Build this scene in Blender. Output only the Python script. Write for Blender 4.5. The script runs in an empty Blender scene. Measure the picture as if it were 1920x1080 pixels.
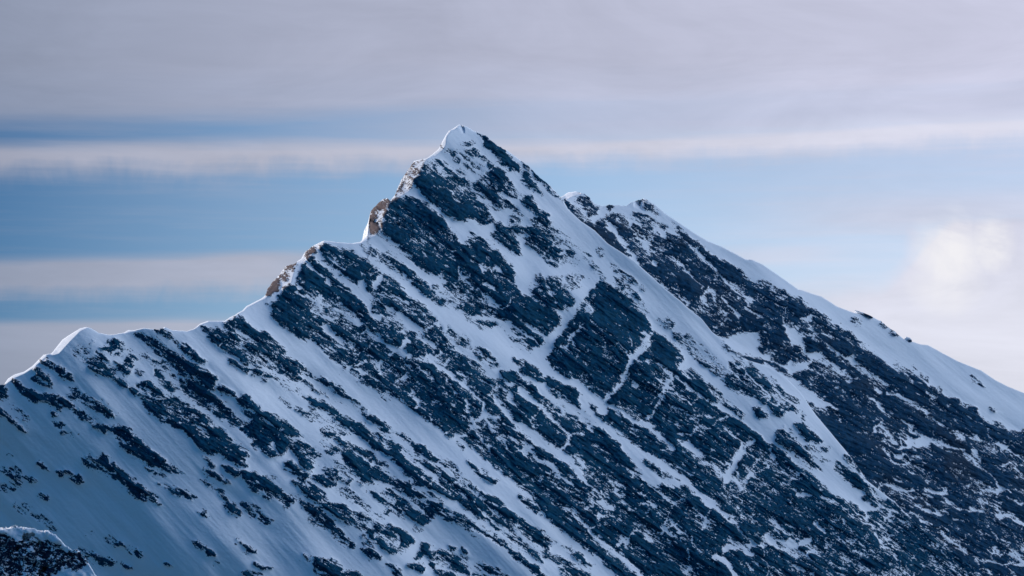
import bpy, math
import numpy as np

# ------------------------------------------------------------------ camera
C = bpy.context.scene
FOC = 6000.0                       # 1 px of the 1920 px photograph = 1 m at 6 km
CAM = np.array([0.0, 0.0, 1500.0])
PITCH = math.radians(6.0)
cd = bpy.data.cameras.new('camera'); cam = bpy.data.objects.new('camera', cd)
C.collection.objects.link(cam); C.camera = cam
cam.location = CAM
cam.rotation_euler = (math.radians(90) + PITCH, 0, 0)
cd.sensor_width = 36.0; cd.lens = 36.0*FOC/1920.0
cd.clip_start = 1.0; cd.clip_end = 200000.0
FWD = np.array([0, math.cos(PITCH), math.sin(PITCH)])
UP = np.array([0, -math.sin(PITCH), math.cos(PITCH)])
RGT = np.array([1.0, 0, 0])

def world(px, py, d):
    """point at forward distance d in the direction that leaves the camera through (px,py)"""
    a = (px-960.0)/FOC; b = (540.0-py)/FOC
    return (CAM[None, :] + d.reshape(-1, 1)*(FWD[None, :] + a.reshape(-1, 1)*RGT + b.reshape(-1, 1)*UP))

# ------------------------------------------------------------------ light
SUN_AZ = math.radians(-58)         # from +Y, negative = to the left
SUN_EL = math.radians(24)
L = np.array([math.sin(SUN_AZ)*math.cos(SUN_EL), math.cos(SUN_AZ)*math.cos(SUN_EL), math.sin(SUN_EL)])
sd = bpy.data.lights.new('sun', 'SUN'); sun = bpy.data.objects.new('sun', sd)
C.collection.objects.link(sun)
sd.energy = 5.0; sd.angle = math.radians(0.5); sd.color = (1.0, 0.93, 0.87)
from mathutils import Vector
sun.rotation_euler = Vector(tuple(L)).to_track_quat('Z', 'Y').to_euler()
C.view_settings.view_transform = 'Standard'
C.view_settings.look = 'None'
C.view_settings.exposure = 0.0
C.view_settings.gamma = 1.0
C.render.engine = 'CYCLES'

# ------------------------------------------------------------------ node helper
class NT:
    def __init__(s, tree): s.t = tree; tree.nodes.clear()
    def n(s, typ, **kw):
        nd = s.t.nodes.new(typ)
        for k, v in kw.items():
            if k.startswith('in_'):
                nd.inputs[int(k[3:])].default_value = v
            else: setattr(nd, k, v)
        return nd
    def l(s, a, b): s.t.links.new(a, b)
    def val(s, x, sock):
        if hasattr(x, 'is_output'): s.l(x, sock)
        else: sock.default_value = x
    def m(s, op, a, b=0.0, c=0.0, clamp=False):
        nd = s.n('ShaderNodeMath', operation=op, use_clamp=clamp)
        s.val(a, nd.inputs[0]); s.val(b, nd.inputs[1]); s.val(c, nd.inputs[2])
        return nd.outputs[0]
    def step(s, x, lo, hi):
        nd = s.n('ShaderNodeMapRange', interpolation_type='SMOOTHSTEP', clamp=True)
        s.val(x, nd.inputs[0]); s.val(lo, nd.inputs[1]); s.val(hi, nd.inputs[2])
        return nd.outputs[0]
    def mix(s, f, a, b):
        nd = s.n('ShaderNodeMix', data_type='RGBA')
        s.val(f, nd.inputs[0])
        for x, k in ((a, 6), (b, 7)):
            if hasattr(x, 'is_output'): s.l(x, nd.inputs[k])
            else: nd.inputs[k].default_value = (*x, 1)
        return nd.outputs[2]
    def noise(s, vec, scale, detail=3, rough=0.5, dist=0.0):
        nd = s.n('ShaderNodeTexNoise')
        s.l(vec, nd.inputs['Vector']); nd.inputs['Scale'].default_value = scale
        nd.inputs['Detail'].default_value = detail; nd.inputs['Roughness'].default_value = rough
        nd.inputs['Distortion'].default_value = dist
        return nd.outputs[0]
    def vec(s, x, y, z):
        nd = s.n('ShaderNodeCombineXYZ')
        s.val(x, nd.inputs[0]); s.val(y, nd.inputs[1]); s.val(z, nd.inputs[2])
        return nd.outputs[0]

# ------------------------------------------------------------------ sky: Nishita + layered cirrus at infinity
W = bpy.data.worlds.new('World'); C.world = W; W.use_nodes = True
t = NT(W.node_tree)
geo = t.n('ShaderNodeTexCoord'); sep = t.n('ShaderNodeSeparateXYZ'); t.l(geo.outputs['Generated'], sep.inputs[0])
X, Y, Z = sep.outputs
az = t.m('MULTIPLY', t.m('ARCTAN2', X, Y), 57.2958)          # degrees, 0 ahead, + right
el = t.m('MULTIPLY', t.m('ARCSINE', Z), 57.2958)
sky = t.n('ShaderNodeTexSky', sky_type='NISHITA', sun_disc=False)
sky.sun_elevation = SUN_EL; sky.sun_rotation = SUN_AZ; sky.altitude = 2500; sky.air_density = 1.0
sky.dust_density = 0.3; sky.ozone_density = 2.0
P = 6000*math.pi/180            # px per degree
def E(py): return 6.0 + (540-py)/P
def A(px): return (px-960)/P
# warped elevation so that the layers undulate and feather
v1 = t.vec(t.m('MULTIPLY', az, 0.11), t.m('MULTIPLY', el, 0.9), 0.0)
n1 = t.noise(v1, 1.0, 4, 0.55)
v2 = t.vec(t.m('MULTIPLY', az, 1.3), t.m('MULTIPLY', el, 0.7), 3.0)
n2 = t.noise(v2, 1.0, 4, 0.6, 0.3)
v3 = t.vec(t.m('MULTIPLY', az, 0.28), t.m('MULTIPLY', el, 5.0), 7.0)
n3 = t.noise(v3, 1.0, 4, 0.6)
n4 = t.noise(t.vec(t.m('MULTIPLY', az, 0.25), t.m('MULTIPLY', el, 0.8), 11.0), 1.0, 5, 0.6, 0.6)
def wob(n, k): return t.m('MULTIPLY', t.m('SUBTRACT', n, 0.5), k)
elw = t.m('ADD', el, t.m('ADD', wob(n1, 0.35), wob(n3, 0.22)))
elw = t.m('SUBTRACT', elw, t.m('MULTIPLY', az, 0.030))     # the layers rise slightly to the right
elf = t.m('ADD', elw, wob(n2, 0.45))                        # feathered undersides
def azr(a, b): return t.step(az, A(a), A(b))
def inv(x): return t.m('SUBTRACT', 1.0, x)
c_top = t.m('MULTIPLY', t.step(elw, E(247)-0.03, E(192)+0.12), t.m('ADD', 0.86, t.m('MULTIPLY', t.step(elw, E(190), E(40)), 0.14)))
c_top = t.m('MAXIMUM', c_top, t.m('MULTIPLY', azr(250, 1100), t.m('MULTIPLY', t.step(elw, E(320), E(235)), 0.70)))
c_b2 = t.m('MULTIPLY', t.step(elf, E(322)-0.16, E(288)+0.16), t.step(elw, E(236)+0.03, E(274)-0.06))
c_b3 = t.m('MULTIPLY', t.m('MULTIPLY', t.step(elf, E(560), E(505)), t.step(elw, E(452), E(482))), inv(azr(420, 900)))
c_b4 = t.m('MULTIPLY', t.step(elw, E(568), E(600)), inv(azr(350, 1100)))
# bright bank low on the right, swelling up at the far side
edge = t.m('ADD', el, t.m('ADD', wob(n2, 0.22), wob(n3, 0.12)))
edge = t.m('SUBTRACT', edge, t.m('MULTIPLY', t.step(az, A(1640), A(1800)), 1.25))
c_b5 = t.m('MULTIPLY', t.step(edge, E(515), E(575)), azr(1100, 1750))
c_b6 = t.m('MULTIPLY', t.m('MULTIPLY', t.step(elw, E(480), E(440)), t.step(elw, E(370), E(430))), t.m('MULTIPLY', azr(1300, 1750), 0.6))
c_b7 = t.m('MULTIPLY', t.m('MULTIPLY', t.step(elw, E(515), E(495)), t.step(elw, E(470), E(490))), t.m('MULTIPLY', t.m('MULTIPLY', azr(1250, 1400), inv(azr(1480, 1650))), 0.45))
# rounded puff
def blob(px, py, rx, ry, k):
    dx = t.m('DIVIDE', t.m('SUBTRACT', az, A(px)), rx/P); dy = t.m('DIVIDE', t.m('SUBTRACT', el, E(py)), ry/P)
    r = t.m('ADD', t.m('MULTIPLY', dx, dx), t.m('MULTIPLY', dy, dy))
    r = t.m('ADD', r, wob(n2, 1.5))
    return t.m('MULTIPLY', t.step(r, 1.5, -0.4), k)
puff = t.m('MAXIMUM', blob(1778, 478, 72, 84, 1.0), blob(1856, 462, 44, 56, 1.0))
puff = t.m('MAXIMUM', puff, blob(1770, 540, 75, 60, 0.6))
# a thin curl of cloud opening to the left of the puff
cx = t.m('DIVIDE', t.m('SUBTRACT', az, A(1620)), 105/P); cy = t.m('DIVIDE', t.m('SUBTRACT', el, E(470)), 62/P)
cr = t.m('ADD', t.m('SQRT', t.m('ADD', t.m('MULTIPLY', cx, cx), t.m('MULTIPLY', cy, cy))), wob(n4, 0.5))
curl = t.m('MULTIPLY', t.m('MULTIPLY', t.step(cr, 0.72, 0.98), t.step(cr, 1.35, 1.0)), t.m('MULTIPLY', t.step(cx, 0.1, 0.9), 0.5))
c_veil = t.m('ADD', t.m('MULTIPLY', t.step(n1, 0.38, 0.75), 0.05), t.m('MULTIPLY', t.step(n3, 0.4, 0.8), 0.16))
c_veil = t.m('ADD', c_veil, t.m('MULTIPLY', azr(850, 1700), 0.46))
c = c_top
for q in (c_b2, c_b3, c_b4, c_b5, c_b6, c_b7, puff, curl): c = t.m('MAXIMUM', c, q)
c = t.m('MINIMUM', t.m('ADD', c, t.m('MULTIPLY', c_veil, t.m('SUBTRACT', 1.0, c))), 0.94)
c = t.m('MULTIPLY', c, t.step(el, -1.0, 1.0))
# the layers thin out overhead and behind
thin = t.m('MULTIPLY', inv(t.m('MULTIPLY', t.step(el, 11.5, 17.0), 0.95)), inv(t.m('MULTIPLY', t.step(Y, 0.7, -0.2), 0.8)))
thin = t.m('MULTIPLY', thin, inv(t.m('MULTIPLY', t.step(X, -0.2, -0.45), 0.95)))
c = t.m('MULTIPLY', c, thin)
side = t.m('POWER', t.step(X, -0.21, 0.22), 0.68)                    # the sky is duller to the left, luminous to the right
back = t.step(Y, 0.85, 0.2)
tint = t.mix(side, (0.065, 0.235, 0.39), (1.80, 1.68, 1.60))
tint = t.mix(t.m('MULTIPLY', t.step(X, -0.2, -0.5), 1.0), tint, (0.03, 0.26, 0.42))
tint = t.mix(t.step(el, 15.0, 45.0), tint, (0.015, 0.44, 0.78))
tint = t.mix(back, tint, (0.012, 0.52, 0.95))
mul = t.n('ShaderNodeMix', data_type='RGBA', blend_type='MULTIPLY'); mul.inputs[0].default_value = 1
t.l(sky.outputs[0], mul.inputs[6]); t.l(tint, mul.inputs[7])
SB = 0.10
cl = t.mix(t.step(el, E(650), E(250)), (0.74/SB, 0.735/SB, 0.83/SB), (0.58/SB, 0.58/SB, 0.72/SB))
cloud = t.mix(side, (0.235/SB, 0.275/SB, 0.375/SB), cl)
cloud = t.mix(t.m('MULTIPLY', c_b2, 0.6), cloud, t.mix(side, (0.36/SB, 0.37/SB, 0.46/SB), (0.80/SB, 0.79/SB, 0.88/SB)))
streak = t.m('ADD', 0.79, t.m('ADD', t.m('MULTIPLY', n3, 0.07), t.m('MULTIPLY', n4, 0.48)))
sc = t.n('ShaderNodeVectorMath', operation='SCALE'); t.l(cloud, sc.inputs[0]); t.l(streak, sc.inputs[3]); cloud = sc.outputs[0]
cloud = t.mix(t.m('MULTIPLY', puff, t.m('MULTIPLY', t.step(n4, 0.28, 0.60), 0.9)), cloud, (0.95/SB, 0.92/SB, 0.92/SB))
col = t.mix(c, mul.outputs[2], cloud)
# broad glow added high on the right, out of view, to light the shaded face
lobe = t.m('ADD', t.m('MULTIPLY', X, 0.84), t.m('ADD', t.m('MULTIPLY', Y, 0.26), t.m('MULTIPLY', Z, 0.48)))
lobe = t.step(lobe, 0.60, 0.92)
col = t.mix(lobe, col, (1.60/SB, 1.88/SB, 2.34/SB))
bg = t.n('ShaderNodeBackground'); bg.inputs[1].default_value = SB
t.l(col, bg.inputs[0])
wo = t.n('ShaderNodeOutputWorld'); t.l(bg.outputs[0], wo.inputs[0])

# ------------------------------------------------------------------ numpy noise
rng = np.random.RandomState(7)
TAB = [rng.rand(256, 256).astype(np.float32) for _ in range(12)]
def vn(x, y, k):
    T = TAB[k % 12]
    xi = np.floor(x).astype(np.int64); yi = np.floor(y).astype(np.int64)
    fx = (x-xi).astype(np.float32); fy = (y-yi).astype(np.float32)
    fx = fx*fx*fx*(fx*(fx*6-15)+10); fy = fy*fy*fy*(fy*(fy*6-15)+10)
    x0 = xi & 255; x1 = (xi+1) & 255; y0 = yi & 255; y1 = (yi+1) & 255
    a = T[y0, x0]; b = T[y0, x1]; c_ = T[y1, x0]; d = T[y1, x1]
    return (a+(b-a)*fx)*(1-fy) + (c_+(d-c_)*fx)*fy - 0.5
def fbm(x, y, k, octv=3, g=0.5):
    r = 0; a = 1.0; s = 0
    for o in range(octv):
        c_, s_ = math.cos(0.7*o), math.sin(0.7*o)
        r = r + a*vn((x*c_-y*s_)*2**o + 17.3*o, (x*s_+y*c_)*2**o + 5.1*o, k+o); s += a*a; a *= g
    return r/math.sqrt(s)*3.4          # about unit deviation
def ridged(x, y, k, octv=4, g=0.55):
    r = 0; a = 1.0
    for o in range(octv):
        c_, s_ = math.cos(0.9*o), math.sin(0.9*o)
        r = r + a*(0.35-np.abs(vn((x*c_-y*s_)*2**o+9.7*o, (x*s_+y*c_)*2**o+3.3*o, k+o))*2); a *= g
    return r
def rot(x, y, deg, sx, sy):
    c_, s_ = math.cos(math.radians(deg)), math.sin(math.radians(deg))
    return (x*c_+y*s_)/sx, (-x*s_+y*c_)/sy

# ------------------------------------------------------------------ rock / snow survey of the faces (metres on the face)
TILE = dict(A=(0, 580), B=(0, 810), C=(440, 410), D=(680, 210), E=(1040, 340), F=(1440, 520), G=(1440, 810),
            H=(840, 420), I=(920, 640), J=(1320, 600), K=(960, 810), L=(480, 640), M=(480, 810), N=(0, 960))
def pts(tile, toks):
    ox, oy = TILE[tile]; k = 8.0 if tile == 'N' else 4.0
    return np.array([[ox+float(a)/k, oy+float(b)/k] for a, b in (q.split(',') for q in toks)])
CAP = dict(s=0.84, n=0.56, m=-0.1, x=1.6)
GX0, GY0, GX1, GY1 = -40, 200, 1990, 1120
gx, gy = np.meshgrid(np.arange(GX0, GX1, dtype=np.float32), np.arange(GY0, GY1, dtype=np.float32))

def segd(x, y, P0, P1, wa=0.0, wb=0.0):
    vx, vy = P1-P0; L2 = max(vx*vx+vy*vy, 1e-6)
    u = np.clip(((x-P0[0])*vx+(y-P0[1])*vy)/L2, 0, 1)
    return np.hypot(x-P0[0]-u*vx, y-P0[1]-u*vy) - (wa+(wb-wa)*u)
def inside(x, y, p):
    r = np.zeros(x.shape, bool); n = len(p)
    for i in range(n):
        x0, y0 = p[i]; x1, y1 = p[(i+1) % n]
        if y0 == y1: continue
        r ^= ((y0 > y) != (y1 > y)) & (x < (x1-x0)*(y-y0)/(y1-y0)+x0)
    return r
def paint(survey, wx, wy, w=4.5):
    """wx, wy: warped coordinates; returns the rockiness field (>0 rock)"""
    f = np.full(gx.shape, -1.7, np.float32)
    for line in survey.strip().splitlines():
        tk = line.split()
        if not tk or tk[0].startswith('#'): continue
        op, tile = tk[0], tk[2]
        p = pts(tile, tk[3:])
        mg = 14 + w*2
        x0 = int(max(p[:, 0].min()-mg-GX0, 0)); x1 = int(min(p[:, 0].max()+mg-GX0, gx.shape[1]))
        y0 = int(max(p[:, 1].min()-mg-GY0, 0)); y1 = int(min(p[:, 1].max()+mg-GY0, gx.shape[0]))
        if x1 <= x0 or y1 <= y0: continue
        sl = (slice(y0, y1), slice(x0, x1)); x = wx[sl]; y = wy[sl]
        if op in 'RS':
            d = np.full(x.shape, 1e9, np.float32)
            for i in range(len(p)): d = np.minimum(d, segd(x, y, p[i], p[(i+1) % len(p)]))
            s = np.where(inside(x, y, p), d, -d)
            if op == 'R': f[sl] = np.maximum(f[sl], np.maximum(np.minimum(s/w+0.38, CAP[tk[1]]), -1.7))
            else: f[sl] = np.minimum(f[sl], np.minimum(np.maximum(-s/(w*0.8), -1.7), 9))
        else:                                    # L wa[:wb]  tapering snow streak
            ww = [float(q) for q in tk[1].split(':')]; wa = ww[0]/8; wb = ww[-1]/8; n = len(p)-1
            d = np.full(x.shape, 1e9, np.float32)
            for i in range(n):
                d = np.minimum(d, segd(x, y, p[i], p[i+1], wa+(wb-wa)*i/n, wa+(wb-wa)*(i+1)/n))
            f[sl] = np.minimum(f[sl], np.maximum(d/(w*0.75)-0.15, -1.7))
    return f

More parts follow.
